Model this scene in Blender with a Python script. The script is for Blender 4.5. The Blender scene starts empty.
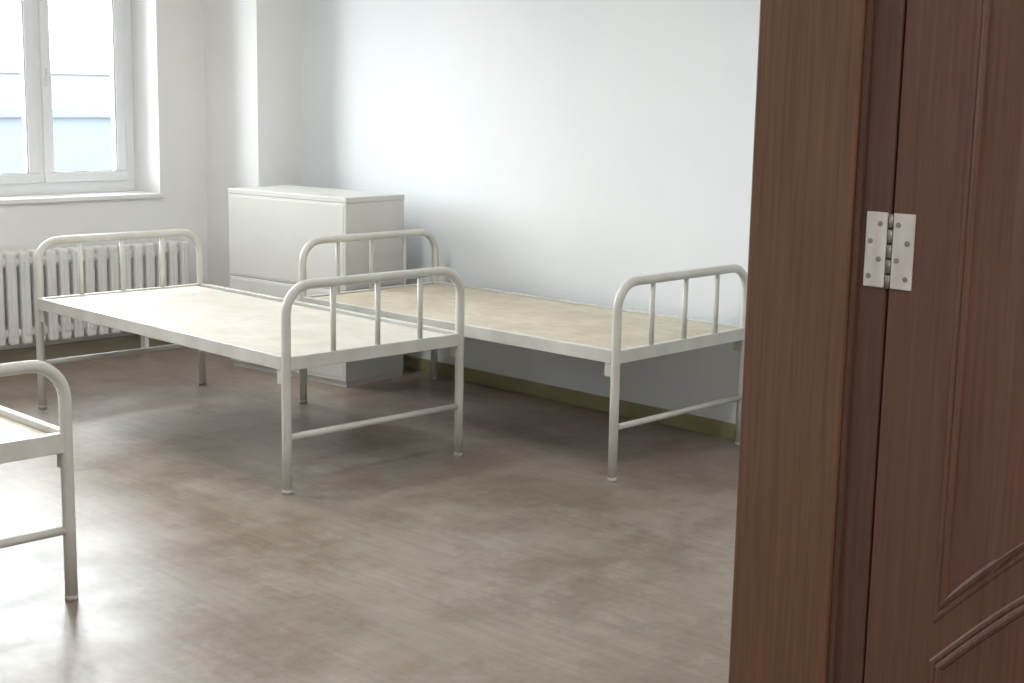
import bpy, bmesh, math, random
from mathutils import Vector, Matrix
random.seed(4)
scene=bpy.context.scene
scene.view_settings.view_transform='Standard'
scene.view_settings.look='None'
scene.view_settings.exposure=0.0

# ---------------------------------------------------------------- helpers
def new_mat(name):
    m=bpy.data.materials.new(name); m.use_nodes=True
    nt=m.node_tree; b=nt.nodes['Principled BSDF']
    return m,nt,b
def noise_mat(name,c1,c2,scale=(5,5,5),detail=4,rough=0.5,rough2=None,metal=0.0,bump=0.0,bscale=None,lo=0.35,hi=0.65,spec=0.5,coat=0.0):
    m,nt,b=new_mat(name)
    tc=nt.nodes.new('ShaderNodeTexCoord'); mp=nt.nodes.new('ShaderNodeMapping')
    mp.inputs['Scale'].default_value=scale
    nt.links.new(tc.outputs['Object'],mp.inputs['Vector'])
    n=nt.nodes.new('ShaderNodeTexNoise'); n.inputs['Scale'].default_value=1.0; n.inputs['Detail'].default_value=detail
    nt.links.new(mp.outputs[0],n.inputs['Vector'])
    r=nt.nodes.new('ShaderNodeValToRGB')
    r.color_ramp.elements[0].position=lo; r.color_ramp.elements[0].color=(*c1,1)
    r.color_ramp.elements[1].position=hi; r.color_ramp.elements[1].color=(*c2,1)
    nt.links.new(n.outputs['Fac'],r.inputs['Fac']); nt.links.new(r.outputs[0],b.inputs['Base Color'])
    b.inputs['Roughness'].default_value=rough; b.inputs['Metallic'].default_value=metal
    b.inputs['Specular IOR Level'].default_value=spec
    b.inputs['Coat Weight'].default_value=coat
    if rough2 is not None:
        mr=nt.nodes.new('ShaderNodeMapRange'); mr.inputs['To Min'].default_value=rough; mr.inputs['To Max'].default_value=rough2
        nt.links.new(n.outputs['Fac'],mr.inputs['Value']); nt.links.new(mr.outputs[0],b.inputs['Roughness'])
    if bump>0:
        bp=nt.nodes.new('ShaderNodeBump'); bp.inputs['Strength'].default_value=bump; bp.inputs['Distance'].default_value=0.01
        n2=n
        if bscale:
            n2=nt.nodes.new('ShaderNodeTexNoise'); n2.inputs['Scale'].default_value=bscale
            nt.links.new(tc.outputs['Object'],n2.inputs['Vector'])
        nt.links.new(n2.outputs['Fac'],bp.inputs['Height']); nt.links.new(bp.outputs[0],b.inputs['Normal'])
    return m

def mesh_obj(name,bm,mat,parent=None,smooth=False):
    me=bpy.data.meshes.new(name); bm.to_mesh(me); bm.free()
    if isinstance(mat,(list,tuple)):
        for x in mat: me.materials.append(x)
    else: me.materials.append(mat)
    if smooth:
        for p in me.polygons: p.use_smooth=True
    o=bpy.data.objects.new(name,me); scene.collection.objects.link(o)
    if parent: o.parent=parent
    return o
def add_box(bm,x0,x1,y0,y1,z0,z1,bev=0.0,seg=2,mi=0):
    t=bmesh.new()
    bmesh.ops.create_cube(t,size=1.0)
    for v in t.verts:
        v.co=Vector(((x0+x1)/2+v.co.x*(x1-x0),(y0+y1)/2+v.co.y*(y1-y0),(z0+z1)/2+v.co.z*(z1-z0)))
    if bev>0:
        bmesh.ops.bevel(t,geom=list(t.edges),offset=bev,segments=seg,profile=0.5,affect='EDGES')
    for f in t.faces: f.material_index=mi
    tm=bpy.data.meshes.new('tmp'); t.to_mesh(tm); t.free(); bm.from_mesh(tm); bpy.data.meshes.remove(tm)
def add_tube(bm,pts,r,n=14,cap=True,mi=0):
    pts=[Vector(p) for p in pts]; rings=[]
    T=(pts[1]-pts[0]).normalized()
    up=Vector((0,1,0)) if abs(T.y)<0.9 else Vector((0,0,1))
    N=(up-T*up.dot(T)).normalized()
    for i,p in enumerate(pts):
        if i==0: t=(pts[1]-pts[0]).normalized()
        elif i==len(pts)-1: t=(pts[-1]-pts[-2]).normalized()
        else: t=((pts[i]-pts[i-1]).normalized()+(pts[i+1]-pts[i]).normalized()).normalized()
        N=(N-t*N.dot(t)).normalized(); Bn=t.cross(N)
        rr=r[i] if isinstance(r,(list,tuple)) else r
        rings.append([bm.verts.new(p+(N*math.cos(a)+Bn*math.sin(a))*rr) for a in [2*math.pi*k/n for k in range(n)]])
    for a,b in zip(rings[:-1],rings[1:]):
        for k in range(n):
            f=bm.faces.new((a[k],a[(k+1)%n],b[(k+1)%n],b[k])); f.smooth=True; f.material_index=mi
    if cap:
        f=bm.faces.new(rings[0][::-1]); f.material_index=mi
        f=bm.faces.new(rings[-1]); f.material_index=mi
def empty(name,loc=(0,0,0),rz=0.0):
    e=bpy.data.objects.new(name,None); e.empty_display_size=0.2
    e.location=loc; e.rotation_euler=(0,0,rz); scene.collection.objects.link(e); return e

# ---------------------------------------------------------------- dimensions
XL,XW=-0.9,5.312
YF,YB=1.14,7.50
ZC=2.95
# ---------------------------------------------------------------- materials
m_wall=noise_mat('wall_paint',(0.85,0.845,0.83),(0.89,0.885,0.87),scale=(1.2,1.2,1.2),rough=0.75,bump=0.05,bscale=60)
m_wall_r=noise_mat('wall_paint_sky_tint',(0.775,0.81,0.835),(0.815,0.845,0.865),scale=(1.5,1.5,1.0),rough=0.6,bump=0.05,bscale=40)  # bluish cast of the sky light is mixed into this wall's base colour
m_ceil=noise_mat('ceiling_paint',(0.86,0.86,0.85),(0.89,0.89,0.88),rough=0.9)
m_corr=noise_mat('corridor_paint',(0.62,0.62,0.60),(0.68,0.68,0.66),rough=0.8)
m_base=noise_mat('skirting_paint',(0.25,0.225,0.11),(0.33,0.30,0.17),scale=(3,3,8),rough=0.45)
m_baseb=noise_mat('skirting_paint_back',(0.34,0.30,0.22),(0.44,0.39,0.30),scale=(3,3,8),rough=0.45)
m_pvc=noise_mat('white_pvc',(0.86,0.87,0.88),(0.89,0.90,0.91),rough=0.35)
m_gasket=noise_mat('window_gasket',(0.35,0.35,0.35),(0.42,0.42,0.42),rough=0.6)
m_bed=noise_mat('off_white_enamel_steel',(0.56,0.55,0.505),(0.66,0.65,0.605),scale=(6,6,6),rough=0.35,bump=0.02,bscale=30)
m_foot=noise_mat('foot_cap_plastic',(0.42,0.40,0.36),(0.50,0.48,0.43),rough=0.6)
m_rad=noise_mat('radiator_enamel',(0.76,0.75,0.72),(0.82,0.81,0.78),rough=0.4)
m_cab=noise_mat('cabinet_enamel',(0.64,0.635,0.595),(0.68,0.675,0.635),scale=(2,2,2),rough=0.45)
m_cabdark=noise_mat('cabinet_seam',(0.38,0.38,0.36),(0.42,0.42,0.40),rough=0.6)
m_steel=noise_mat('hinge_steel',(0.60,0.58,0.56),(0.74,0.72,0.70),scale=(40,40,10),rough=0.42,metal=0.35)
m_screw=noise_mat('screw_steel',(0.22,0.20,0.19),(0.34,0.32,0.31),scale=(90,90,90),rough=0.5,metal=0.6)
def board_mat(name,c1,c2,c3,grain=.6):
    m,nt,b=new_mat(name)
    tc=nt.nodes.new('ShaderNodeTexCoord')
    mpg=nt.nodes.new('ShaderNodeMapping'); mpg.inputs['Scale'].default_value=(45,9,45)
    n1=nt.nodes.new('ShaderNodeTexNoise'); n1.inputs['Scale'].default_value=4.0; n1.inputs['Detail'].default_value=8; n1.inputs['Roughness'].default_value=.65
    n2=nt.nodes.new('ShaderNodeTexNoise'); n2.inputs['Scale'].default_value=1; n2.inputs['Detail'].default_value=4
    nt.links.new(tc.outputs['Object'],n1.inputs['Vector']); nt.links.new(tc.outputs['Object'],mpg.inputs['Vector']); nt.links.new(mpg.outputs[0],n2.inputs['Vector'])
    r1=nt.nodes.new('ShaderNodeValToRGB'); r1.color_ramp.elements[0].position=.38; r1.color_ramp.elements[0].color=(*c1,1)
    r1.color_ramp.elements[1].position=.60; r1.color_ramp.elements[1].color=(*c2,1)
    nt.links.new(n1.outputs['Fac'],r1.inputs['Fac'])
    r2=nt.nodes.new('ShaderNodeValToRGB'); r2.color_ramp.elements[0].position=.48; r2.color_ramp.elements[0].color=(0,0,0,1)
    r2.color_ramp.elements[1].position=.72; r2.color_ramp.elements[1].color=(grain,grain,grain,1)
    nt.links.new(n2.outputs['Fac'],r2.inputs['Fac'])
    mx=nt.nodes.new('ShaderNodeMixRGB'); nt.links.new(r2.outputs[0],mx.inputs[0]); nt.links.new(r1.outputs[0],mx.inputs[1]); mx.inputs[2].default_value=(*c3,1)
    nt.links.new(mx.outputs[0],b.inputs['Base Color']); b.inputs['Roughness'].default_value=0.5
    return m
m_boardA=board_mat('pale_chipboard',(0.60,0.56,0.485),(0.69,0.655,0.59),(0.53,0.475,0.385),.5)
m_boardB=board_mat('tan_chipboard',(0.53,0.465,0.355),(0.63,0.57,0.455),(0.44,0.365,0.25))

def wood(name,c1,c2,rough):
    m,nt,b=new_mat(name)
    tc=nt.nodes.new('ShaderNodeTexCoord'); mp=nt.nodes.new('ShaderNodeMapping'); mp.inputs['Scale'].default_value=(160,160,5)
    nt.links.new(tc.outputs['Object'],mp.inputs['Vector'])
    n=nt.nodes.new('ShaderNodeTexNoise'); n.inputs['Scale'].default_value=1; n.inputs['Detail'].default_value=5; n.inputs['Distortion'].default_value=0.3
    nt.links.new(mp.outputs[0],n.inputs['Vector'])
    r=nt.nodes.new('ShaderNodeValToRGB'); r.color_ramp.elements[0].position=.28; r.color_ramp.elements[0].color=(*c1,1)
    r.color_ramp.elements[1].position=.72; r.color_ramp.elements[1].color=(*c2,1)
    nt.links.new(n.outputs['Fac'],r.inputs['Fac']); nt.links.new(r.outputs[0],b.inputs['Base Color'])
    b.inputs['Roughness'].default_value=rough
    bp=nt.nodes.new('ShaderNodeBump'); bp.inputs['Strength'].default_value=0.08; bp.inputs['Distance'].default_value=0.002
    nt.links.new(n.outputs['Fac'],bp.inputs['Height']); nt.links.new(bp.outputs[0],b.inputs['Normal'])
    return m
m_jamb=wood('brown_wood_jamb',(0.110,0.050,0.028),(0.170,0.083,0.050),0.45)
m_rebate=wood('dark_wood_rebate',(0.070,0.032,0.021),(0.110,0.054,0.037),0.45)
m_door=wood('red_brown_wood_door',(0.096,0.041,0.028),(0.146,0.067,0.048),0.42)

def floor_mat():
    m,nt,b=new_mat('worn_vinyl_plank'); L=nt.links; N=nt.nodes.new
    tc=N('ShaderNodeTexCoord')
    br=N('ShaderNodeTexBrick'); br.inputs['Scale'].default_value=1.0
    br.inputs['Brick Width'].default_value=1.2; br.inputs['Row Height'].default_value=0.2
    br.inputs['Mortar Size'].default_value=0.0025; br.inputs['Mortar Smooth'].default_value=0.8
    br.inputs['Color1'].default_value=(0.275,0.238,0.192,1); br.inputs['Color2'].default_value=(0.315,0.276,0.228,1); br.inputs['Mortar'].default_value=(0.235,0.20,0.16,1)
    mpb=N('ShaderNodeMapping'); mpb.inputs['Rotation'].default_value=(0,0,math.radians(90)); L.new(tc.outputs['Object'],mpb.inputs['Vector']); L.new(mpb.outputs[0],br.inputs['Vector'])
    mps=N('ShaderNodeMapping'); mps.inputs['Scale'].default_value=(40,3,1); L.new(tc.outputs['Object'],mps.inputs['Vector'])
    ns=N('ShaderNodeTexNoise'); ns.inputs['Scale'].default_value=1; ns.inputs['Detail'].default_value=5; L.new(mps.outputs[0],ns.inputs['Vector'])
    rs=N('ShaderNodeMapRange'); rs.inputs['From Min'].default_value=.3; rs.inputs['From Max'].default_value=.7; rs.inputs['To Min'].default_value=.90; rs.inputs['To Max'].default_value=1.10; L.new(ns.outputs['Fac'],rs.inputs['Value'])
    def noise(scale,detail,rough,dist=0,off=0):
        mp=N('ShaderNodeMapping'); mp.inputs['Location'].default_value=(off,off*.7,0); L.new(tc.outputs['Object'],mp.inputs['Vector'])
        n=N('ShaderNodeTexNoise'); n.inputs['Scale'].default_value=scale; n.inputs['Detail'].default_value=detail; n.inputs['Roughness'].default_value=rough; n.inputs['Distortion'].default_value=dist
        L.new(mp.outputs[0],n.inputs['Vector']); return n
    def ramp(n,a,b_,v):
        r=N('ShaderNodeMapRange'); r.inputs['From Min'].default_value=a; r.inputs['From Max'].default_value=b_; r.inputs['To Min'].default_value=0; r.inputs['To Max'].default_value=v; L.new(n.outputs['Fac'],r.inputs['Value']); return r
    def mix(f,a,col):
        mx=N('ShaderNodeMixRGB'); L.new(f.outputs[0],mx.inputs[0]); L.new(a.outputs[0],mx.inputs[1]); mx.inputs[2].default_value=(*col,1); return mx
    n1=noise(0.7,8,.68,.0); n2=noise(3.5,12,.8,.0,3); n3=noise(2.0,14,.82,.0,9)
    c=mix(ramp(n1,.42,.58,.7),br,(0.225,0.160,0.118))
    c=mix(ramp(n3,.47,.60,.65),c,(0.170,0.115,0.086))
    c=mix(ramp(n2,.50,.66,.65),c,(0.36,0.325,0.28))
    vm=N('ShaderNodeVectorMath'); vm.operation='SCALE'; L.new(c.outputs[0],vm.inputs[0]); L.new(rs.outputs[0],vm.inputs['Scale'])
    L.new(vm.outputs[0],b.inputs['Base Color'])
    mr=N('ShaderNodeMapRange'); mr.inputs['From Min'].default_value=.35; mr.inputs['From Max'].default_value=.65; mr.inputs['To Min'].default_value=.29; mr.inputs['To Max'].default_value=.44
    L.new(n2.outputs['Fac'],mr.inputs['Value']); L.new(mr.outputs[0],b.inputs['Roughness'])
    b.inputs['Specular IOR Level'].default_value=.5
    return m
m_floor=floor_mat()

# ---------------------------------------------------------------- room shell
def simple(name,boxes,mat,parent=None,bev=0.0):
    bm=bmesh.new()
    for b in boxes: add_box(bm,*b,bev=bev)
    return mesh_obj(name,bm,mat,parent)
CX0,CX1,CY0=-2.6,4.2,-1.7
simple('floor',[(CX0-.1,XW+.2,CY0-.1,YB+.36,-0.1,0)],m_floor)
simple('ceiling',[(XL-.2,XW+.2,YF,YB+.36,ZC,ZC+.1)],m_ceil)
simple('wall_right',[(XW,XW+.2,YF-.2,YB+.36,0,ZC)],m_wall_r)
simple('wall_left',[(XL-.2,XL,YF,YB+.36,0,ZC)],m_wall)
W1=(2.87,4.671); W2=(0.25,2.05); ZS,ZT=0.914,2.50
simple('wall_back',[(XL,XW,YB,YB+.36,0,ZS),(XL,XW,YB,YB+.36,ZT,ZC),(XL,W2[0],YB,YB+.36,ZS,ZT),(W2[1],W1[0],YB,YB+.36,ZS,ZT),(W1[1],XW,YB,YB+.36,ZS,ZT)],m_wall)
JX0,JX1=0.28,1.655; DY=.946
simple('wall_front',[(CX0,JX0-.045,0.935,YF,0,ZC),(JX1+.045,XW,0.935,YF,0,ZC),(JX0-.045,JX1+.045,0.935,YF,2.13,ZC)],m_wall)
simple('pillar',[(4.999,XW,6.967,YB,0,ZC)],m_wall)
simple('wall_corridor',[(CX0,CX1,CY0-.1,CY0,0,ZC),(CX0-.1,CX0,CY0,0.935,0,ZC),(CX1,CX1+.1,CY0,0.935,0,ZC)],m_corr)
simple('ceiling_corridor',[(CX0,CX1,CY0,YF,ZC,ZC+.1)],m_ceil)
simple('baseboard_right',[(XW-.014,XW,YF,6.967,0,.075)],m_base,bev=.003)
simple('baseboard_back',[(XL,4.999,YB-.016,YB,0,.085),(4.983,4.999,6.951,YB-.016,0,.085),(4.999,XW-.014,6.951,6.967,0,.085)],m_baseb,bev=.003)
simple('baseboard_left',[(XL,XL+.014,YF,YB-.016,0,.085)],m_baseb,bev=.003)

# ---------------------------------------------------------------- windows
def glass_mat():
    m=bpy.data.materials.new('window_glass'); m.use_nodes=True; nt=m.node_tree; nt.nodes.clear()
    o=nt.nodes.new('ShaderNodeOutputMaterial'); mx=nt.nodes.new('ShaderNodeMixShader'); t=nt.nodes.new('ShaderNodeBsdfTransparent'); g=nt.nodes.new('ShaderNodeBsdfGlossy')
    g.inputs['Roughness'].default_value=.02; t.inputs['Color'].default_value=(.96,.98,.98,1); f=nt.nodes.new('ShaderNodeFresnel'); f.inputs['IOR'].default_value=1.3
    nt.links.new(f.outputs[0],mx.inputs[0]); nt.links.new(t.outputs[0],mx.inputs[1]); nt.links.new(g.outputs[0],mx.inputs[2]); nt.links.new(mx.outputs[0],o.inputs[0]); return m
m_glass=glass_mat()
def window(name,xa,xb):
    root=empty(name,(xa,YB,ZS)); w=xb-xa; h=ZT-ZS; y0,y1=.27,.33
    bm=bmesh.new(); F=.072; mu=.046
    for b in [(0,w,y0,y1,0,F),(0,w,y0,y1,h-F,h),(0,F,y0,y1,F,h-F),(w-F,w,y0,y1,F,h-F)]: add_box(bm,*b,bev=.004)
    n=3; pw=(w-2*F-2*mu)/n
    starts=[F+i*(pw+mu) for i in range(n)]
    for i in range(1,n): add_box(bm,starts[i]-mu,starts[i],y0,y1,F,h-F,bev=.004)
    mesh_obj('frame',bm,m_pvc,root)
    bm=bmesh.new(); bg=bmesh.new(); bgk=bmesh.new()
    for i in range(n):
        a=starts[i]-.004; b=starts[i]+pw+.004; z0=F-.004; z1=h-F+.004; s=.058
        yy0,yy1=y0-.018,y1-.01
        for q in [(a,b,yy0,yy1,z0,z0+s),(a,b,yy0,yy1,z1-s,z1),(a,a+s,yy0,yy1,z0+s,z1-s),(b-s,b,yy0,yy1,z0+s,z1-s)]: add_box(bm,*q,bev=.005)
        g=.004
        for q in [(a+s,b-s,yy0+.01,yy0+.02,z0+s,z0+s+g),(a+s,b-s,yy0+.01,yy0+.02,z1-s-g,z1-s),(a+s,a+s+g,yy0+.01,yy0+.02,z0+s,z1-s),(b-s-g,b-s,yy0+.01,yy0+.02,z0+s,z1-s)]: add_box(bgk,*q)
        add_box(bg,a+s,b-s,.29,.296,z0+s,z1-s)
        add_box(bm,a+s/2-.008,a+s/2+.008,yy0-.02,yy0,.62,.72,bev=.003)
    mesh_obj('sashes',bm,m_pvc,root); mesh_obj('gaskets',bgk,m_gasket,root); mesh_obj('glass',bg,m_glass,root)
    bm=bmesh.new(); add_box(bm,-.03,w+.012,-.02,.27,-.022,0.004,bev=.004); mesh_obj('sill',bm,m_wall,root)
    l=bpy.data.lights.new(name+'_portal','AREA'); l.shape='RECTANGLE'; l.size=w; l.size_y=h; l.cycles.is_portal=True
    lo=bpy.data.objects.new('daylight_portal',l); scene.collection.objects.link(lo); lo.parent=root
    lo.location=(w/2,.40,h/2); lo.rotation_euler=(math.radians(-90),0,0)
    return root
window('window_1',*W1); window('window_2',*W2)

# ---------------------------------------------------------------- radiator
def radiator(x0,x1):
    root=empty('radiator',(x0,YB,0)); n=int((x1-x0)/.078); bm=bmesh.new(); zt,zb=.643,.13
    for i in range(n):
        cx=.04+i*.078
        add_box(bm,cx-.029,cx+.029,-.155,-.055,zb,zt,bev=.016,seg=3)
        add_box(bm,cx-.012,cx+.012,-.163,-.15,zb+.05,zt-.05,bev=.005)
    for z in (zb+.06,zt-.06): add_tube(bm,[(0,-.105,z),(n*.078,-.105,z)],.03)
    mesh_obj('columns',bm,m_rad,root,smooth=False)
    bm=bmesh.new()
    for cx in (.3,n*.078-.3):
        add_box(bm,cx-.01,cx+.01,-.12,0,zb+.02,zb+.05)
        add_box(bm,cx-.012,cx+.012,-.13,-.08,0,zb+.03)
    add_tube(bm,[(n*.078,-.105,zb+.06),(n*.078+.05,-.105,zb+.06),(n*.078+.05,-.105,0)],.013)
    mesh_obj('brackets_and_pipe',bm,m_rad,root); return root
radiator(2.75,4.83)

# ---------------------------------------------------------------- filing cabinet
def cabinet():
    root=empty('filing_cabinet',(4.699,5.794,0),math.radians(5.9)); w,l,h=.444,.914,.997
    bm=bmesh.new()
    add_box(bm,.012,w-.004,.004,l-.004,.0,.03)
    add_box(bm,.0,w,0,l,.03,.511,bev=.003)
    add_box(bm,.0,w,0,l,.515,h-.029,bev=.003)
    add_box(bm,-.001,w+.001,-.002,l+.002,h-.029,h,bev=.004)
    mesh_obj('carcass',bm,m_cab,root)
    bm=bmesh.new()
    for z0,z1 in [(.05,.50),(.526,h-.04)]: add_box(bm,-.002,.004,.015,l-.015,z0,z1,bev=.002)
    mesh_obj('back_panels',bm,m_cab,root)
    bm=bmesh.new(); add_box(bm,.003,w-.003,.003,l-.003,.509,.517)
    mesh_obj('seams',bm,m_cabdark,root)
cabinet()

# ---------------------------------------------------------------- beds
def bed(x,y,rzdeg,board,H=.809,D=.513,up=.027,drop=.0,gap=.015):
    W,L,B,R=.898,1.989,.222,.11
    root=empty('metal_bed',(x,y,0),math.radians(rzdeg))
    bm=bmesh.new(); r=.0190
    for yy in (0,L):
        pts=[(0,yy,.012),(0,yy,.25),(0,yy,H-R)]
        for k in range(1,9):
            a=math.pi/2*k/8; pts.append((R-R*math.cos(a),yy,H-R+R*math.sin(a)))
        for k in range(0,9):
            a=math.pi/2*k/8; pts.append((W-R+R*math.sin(a),yy,H-R+R*math.cos(a)))
        pts+= [(W,yy,.25),(W,yy,.012)]
        add_tube(bm,pts,r,n=16)
        for k in (1,2,3):
            add_tube(bm,[(W*k/4,yy,D),(W*k/4,yy,H)],.0115,n=12)
        add_tube(bm,[(0,yy,B),(W,yy,B)],.013,n=12)
    mesh_obj('end_frames',bm,m_bed,root)
    bm=bmesh.new()
    for yy in (0,L):
        add_box(bm,.012,W-.012,yy-.014,yy+.014,D-.028,D+up-.002,bev=.003)
    for xx,s in ((0,1),(W,-1)):
        add_box(bm,*sorted((xx-s*.014,xx+s*.010)),.015,L-.015,D-.028,D+up,bev=.003)
        add_box(bm,*(sorted((xx,xx+s*.045))),.015,L-.015,D-.028,D-.023)
        for y0,sg in ((.018,1),(L-.018,-1)):
            add_box(bm,xx-.006,xx+.006,*sorted((y0,y0+sg*.035)),D-.085,D-.02,bev=.002)
    for k in (1,2,3,4): add_box(bm,.01,W-.01,L*k/5-.015,L*k/5+.015,D-.027,D-.001,bev=.002)
    mesh_obj('side_and_cross_rails',bm,m_bed,root)
    bm=bmesh.new(); add_box(bm,.015,W-gap,.02,L-.02,D-.005-drop,D+.018-drop,bev=.002); mesh_obj('deck_board',bm,board,root)
    bm=bmesh.new()
    for xx in (0,W):
        for yy in (0,L): add_tube(bm,[(xx,yy,0),(xx,yy,.018)],.0200,n=16)
    mesh_obj('foot_caps',bm,m_foot,root)
    return root
bed(3.255,4.372,-.83,m_boardA,gap=.04)
bed(4.338,3.648,1.09,m_boardB)
bed(1.168,3.877,-.83,m_boardB,H=.735,D=.492,up=.034,drop=.004)

# ---------------------------------------------------------------- door frame and door
df=empty('door_frame',(0,0,0))
simple('jamb_right',[(JX1,JX1+.045,.999,1.159,0,2.085)],m_jamb,df,bev=.003)
simple('rebate_right',[(JX1+.013,JX1+.045,DY+.003,.999,0,2.1),(JX1+.006,JX1+.045,.990,.9995,0,2.1)],m_rebate,df,bev=.002)
simple('jamb_left',[(JX0-.045,JX0,.995,1.157,0,2.085),(JX0-.045,JX0-.013,.935,.995,0,2.1)],m_jamb,df,bev=.003)
simple('head',[(JX0-.045,JX1+.045,.995,1.157,2.085,2.13),(JX0-.045,JX1+.045,.935,.995,2.10,2.13)],m_jamb,df,bev=.003)
simple('architrave_room',[(JX1+.01,JX1+.075,1.14,1.155,0,2.19),(JX0-.075,JX0-.01,1.14,1.155,0,2.19),(JX0-.01,JX1+.01,1.14,1.155,2.10,2.19)],m_jamb,df,bev=.003)

DX=JX1+.013; DW=.82
door=empty('door_1',(DX,DY,0.008))
simple('leaf',[(0,.032,-DW,0,0,2.08)],m_door,door,bev=.003)
def strip(bm,path,prof_w,prof_h,x=0.0):
    n=len(path); rings=[]
    for i,(y,z) in enumerate(path):
        p=Vector((path[i-1][0],path[i-1][1])); q=Vector((path[(i+1)%n][0],path[(i+1)%n][1])); c=Vector((y,z))
        d1=(c-p).normalized(); d2=(q-c).normalized(); nn1=Vector((-d1.y,d1.x)); nn2=Vector((-d2.y,d2.x))
        m=(nn1+nn2).normalized(); k=1/max(.4,m.dot(nn1)); ring=[]
        for t,hh in [(-1,-.2),(-.85,.55),(-.5,1),(-.15,.75),(.1,.2),(.35,.55),(.65,.5),(1,-.2)]:
            o=c+m*(t*prof_w/2*k); ring.append(bm.verts.new((x-hh*prof_h,o.x,o.y)))
        rings.append(ring)
    for i in range(n):
        a=rings[i]; b=rings[(i+1)%n]
        for j in range(len(a)-1): bm.faces.new((a[j],a[j+1],b[j+1],b[j]))
def panel_path(z0,z1,arch_bottom,arch_top,ins=0.0):
    ya,yb=-.104-ins,-(DW-.104)+ins; pts=[]; N=20
    z0+=ins; z1-=ins
    for i in range(N+1):
        t=i/N; pts.append((ya+(yb-ya)*t,z0+arch_bottom*math.sin(math.pi*t)))
    for i in range(N+1):
        t=i/N; pts.append((yb+(ya-yb)*t,z1+arch_top*math.sin(math.pi*t)))
    return pts
bm=bmesh.new()
strip(bm,panel_path(.885,1.93,.21,0),.022,.005)
strip(bm,panel_path(.14,.81,0,.21),.022,.005)
bmesh.ops.recalc_face_normals(bm,faces=bm.faces)
mesh_obj('panel_mouldings',bm,m_door,door)
bm=bmesh.new()
for args in [(.885,1.93,.21,0),(.14,.81,0,.21)]:
    pth=panel_path(*args,ins=.055); pth2=panel_path(*args,ins=.075)
    a=[bm.verts.new((.001,y,z)) for y,z in pth]; b=[bm.verts.new((-.004,y,z)) for y,z in pth2]
    n=len(a)
    for i in range(n): bm.faces.new((a[i],a[(i+1)%n],b[(i+1)%n],b[i]))
    h=n//2
    for i in range(h-1): bm.faces.new((b[i],b[i+1],b[n-2-i],b[n-1-i]))
bmesh.ops.recalc_face_normals(bm,faces=bm.faces)
mesh_obj('raised_panels',bm,m_door,door)
def hinge(z):
    bm=bmesh.new()
    add_box(bm,-.003,.0,.0055,.036,z,z+.098,bev=.0012)
    add_box(bm,-.003,.0,-.034,-.0035,z,z+.098,bev=.0012)
    o=mesh_obj('hinge_leaves',bm,m_steel,door)
    bm=bmesh.new()
    for k in range(5): add_tube(bm,[(.0,.001,z+.0196*k),(.0,.001,z+.0196*k+.0175)],.004,n=12)
    for s in (1,-1):
        for k,zz in enumerate((.014,.037,.060,.083)):
            yy=(.015 if k%2 else .028) if s>0 else (-.011 if k%2 else -.025); add_tube(bm,[(-.0015,yy,z+zz),(-.0038,yy,z+zz)],.0036,n=12)
    mesh_obj('hinge_knuckle_and_screws',bm,m_screw,door)
for z in (.22,1.295,1.78): hinge(z)
bm=bmesh.new(); add_box(bm,-.006,0,-DW+.035,-DW+.075,.93,1.13,bev=.002); add_tube(bm,[(0,-DW+.055,1.05),(-.05,-DW+.055,1.05),(-.05,-DW+.17,1.05)],.009)
mesh_obj('handle',bm,m_steel,door)

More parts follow.
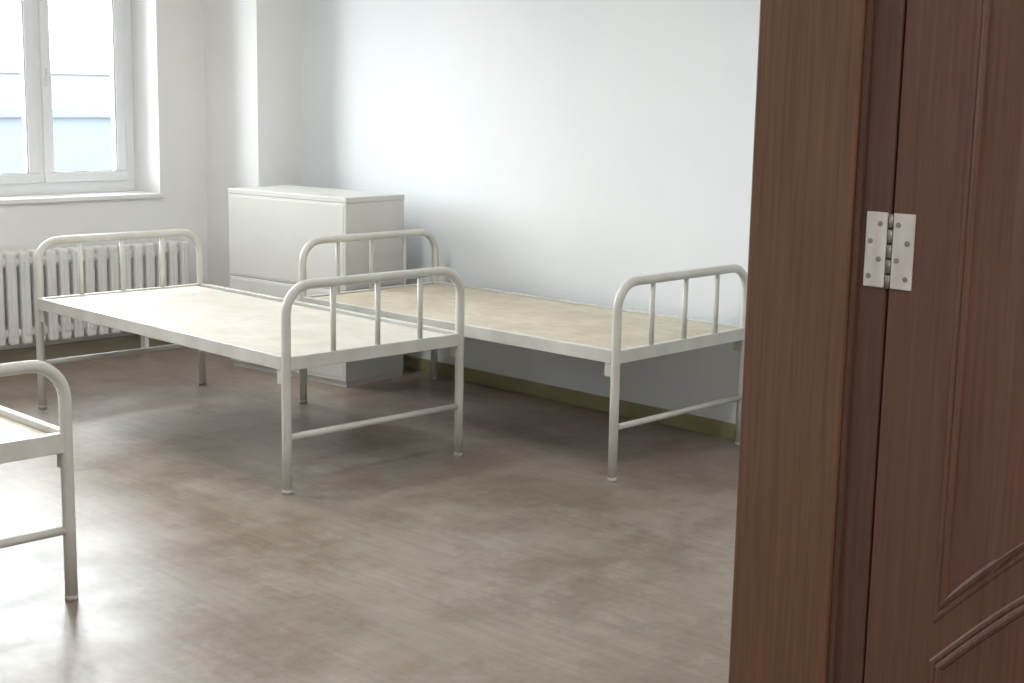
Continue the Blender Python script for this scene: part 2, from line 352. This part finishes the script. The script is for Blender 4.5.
# ---------------------------------------------------------------- outside
m_gr=noise_mat('outdoor_ground',(0.20,0.20,0.19),(0.24,0.24,0.23),scale=(.3,.3,.3),rough=.9)
simple('ground_outside',[(-60,80,9,120,-4.2,-4.0)],m_gr)
m_blue=noise_mat('blue_metal_cladding',(0.043,0.052,0.064),(0.047,0.056,0.069),scale=(.4,.4,.4),rough=.8)
m_pale=noise_mat('pale_render_facade',(0.080,0.082,0.084),(0.088,0.090,0.092),scale=(.3,.3,.3),rough=.9)
bm=bmesh.new(); add_box(bm,-10,34,26,34,-4,.92); add_box(bm,-10.2,34.2,25.9,34,.92,1.08)
mesh_obj('blue_outbuilding',bm,m_blue)
bm=bmesh.new(); add_box(bm,-20,60,60,75,-4,2.0); add_box(bm,-20.2,60.2,59.9,75,2.0,2.15)
mesh_obj('distant_building',bm,m_pale)

# ---------------------------------------------------------------- light
w=bpy.data.worlds.new('overcast_sky'); scene.world=w; w.use_nodes=True; bg=w.node_tree.nodes['Background']
bg.inputs['Color'].default_value=(0.95,0.975,1.0,1); bg.inputs['Strength'].default_value=22.0
def fill_lamp(name,x,y,z,power,lx,ly=.1,rz=0,col=(1,.95,.88)):  # added fill: a box with an area light under it
    root=empty(name,(x,y,z),rz); bm=bmesh.new(); add_box(bm,-lx/2,lx/2,-ly/2-.02,ly/2+.02,.0,.04,bev=.006); mesh_obj('fill_housing',bm,m_pvc,root)
    l=bpy.data.lights.new(name+'_light','AREA'); l.shape='RECTANGLE'; l.size=lx; l.size_y=ly; l.energy=power; l.color=col
    o=bpy.data.objects.new('fill_area',l); scene.collection.objects.link(o); o.parent=root; o.location=(0,0,-.01)
fill_lamp('ceiling_light',.3,-.6,ZC-.04,54,1.2)  # unseen corridor fill, added behind the camera to light door and jamb
for (x,y,p) in ((1.0,2.8,18),(3.3,2.8,17),(1.0,5.4,24),(3.3,5.4,25)):  # unseen overhead fills, added to brighten and even out the room
    fill_lamp('ceiling_light',x,y,ZC-.04,p,1.2,.3,col=(1.0,.99,.975))

# ---------------------------------------------------------------- camera
cam=bpy.data.cameras.new('camera'); co=bpy.data.objects.new('camera',cam); scene.collection.objects.link(co)
cam.sensor_width=36; cam.lens=1438.8/1024*36; cam.clip_start=.02; cam.clip_end=300
M=Matrix.Rotation(math.radians(-45.728),4,'Z')@Matrix.Rotation(math.radians(90-9.8),4,'X')@Matrix.Rotation(math.radians(1.076),4,'Z')
M.translation=Vector((0,0,1.544)); co.matrix_world=M
scene.camera=co
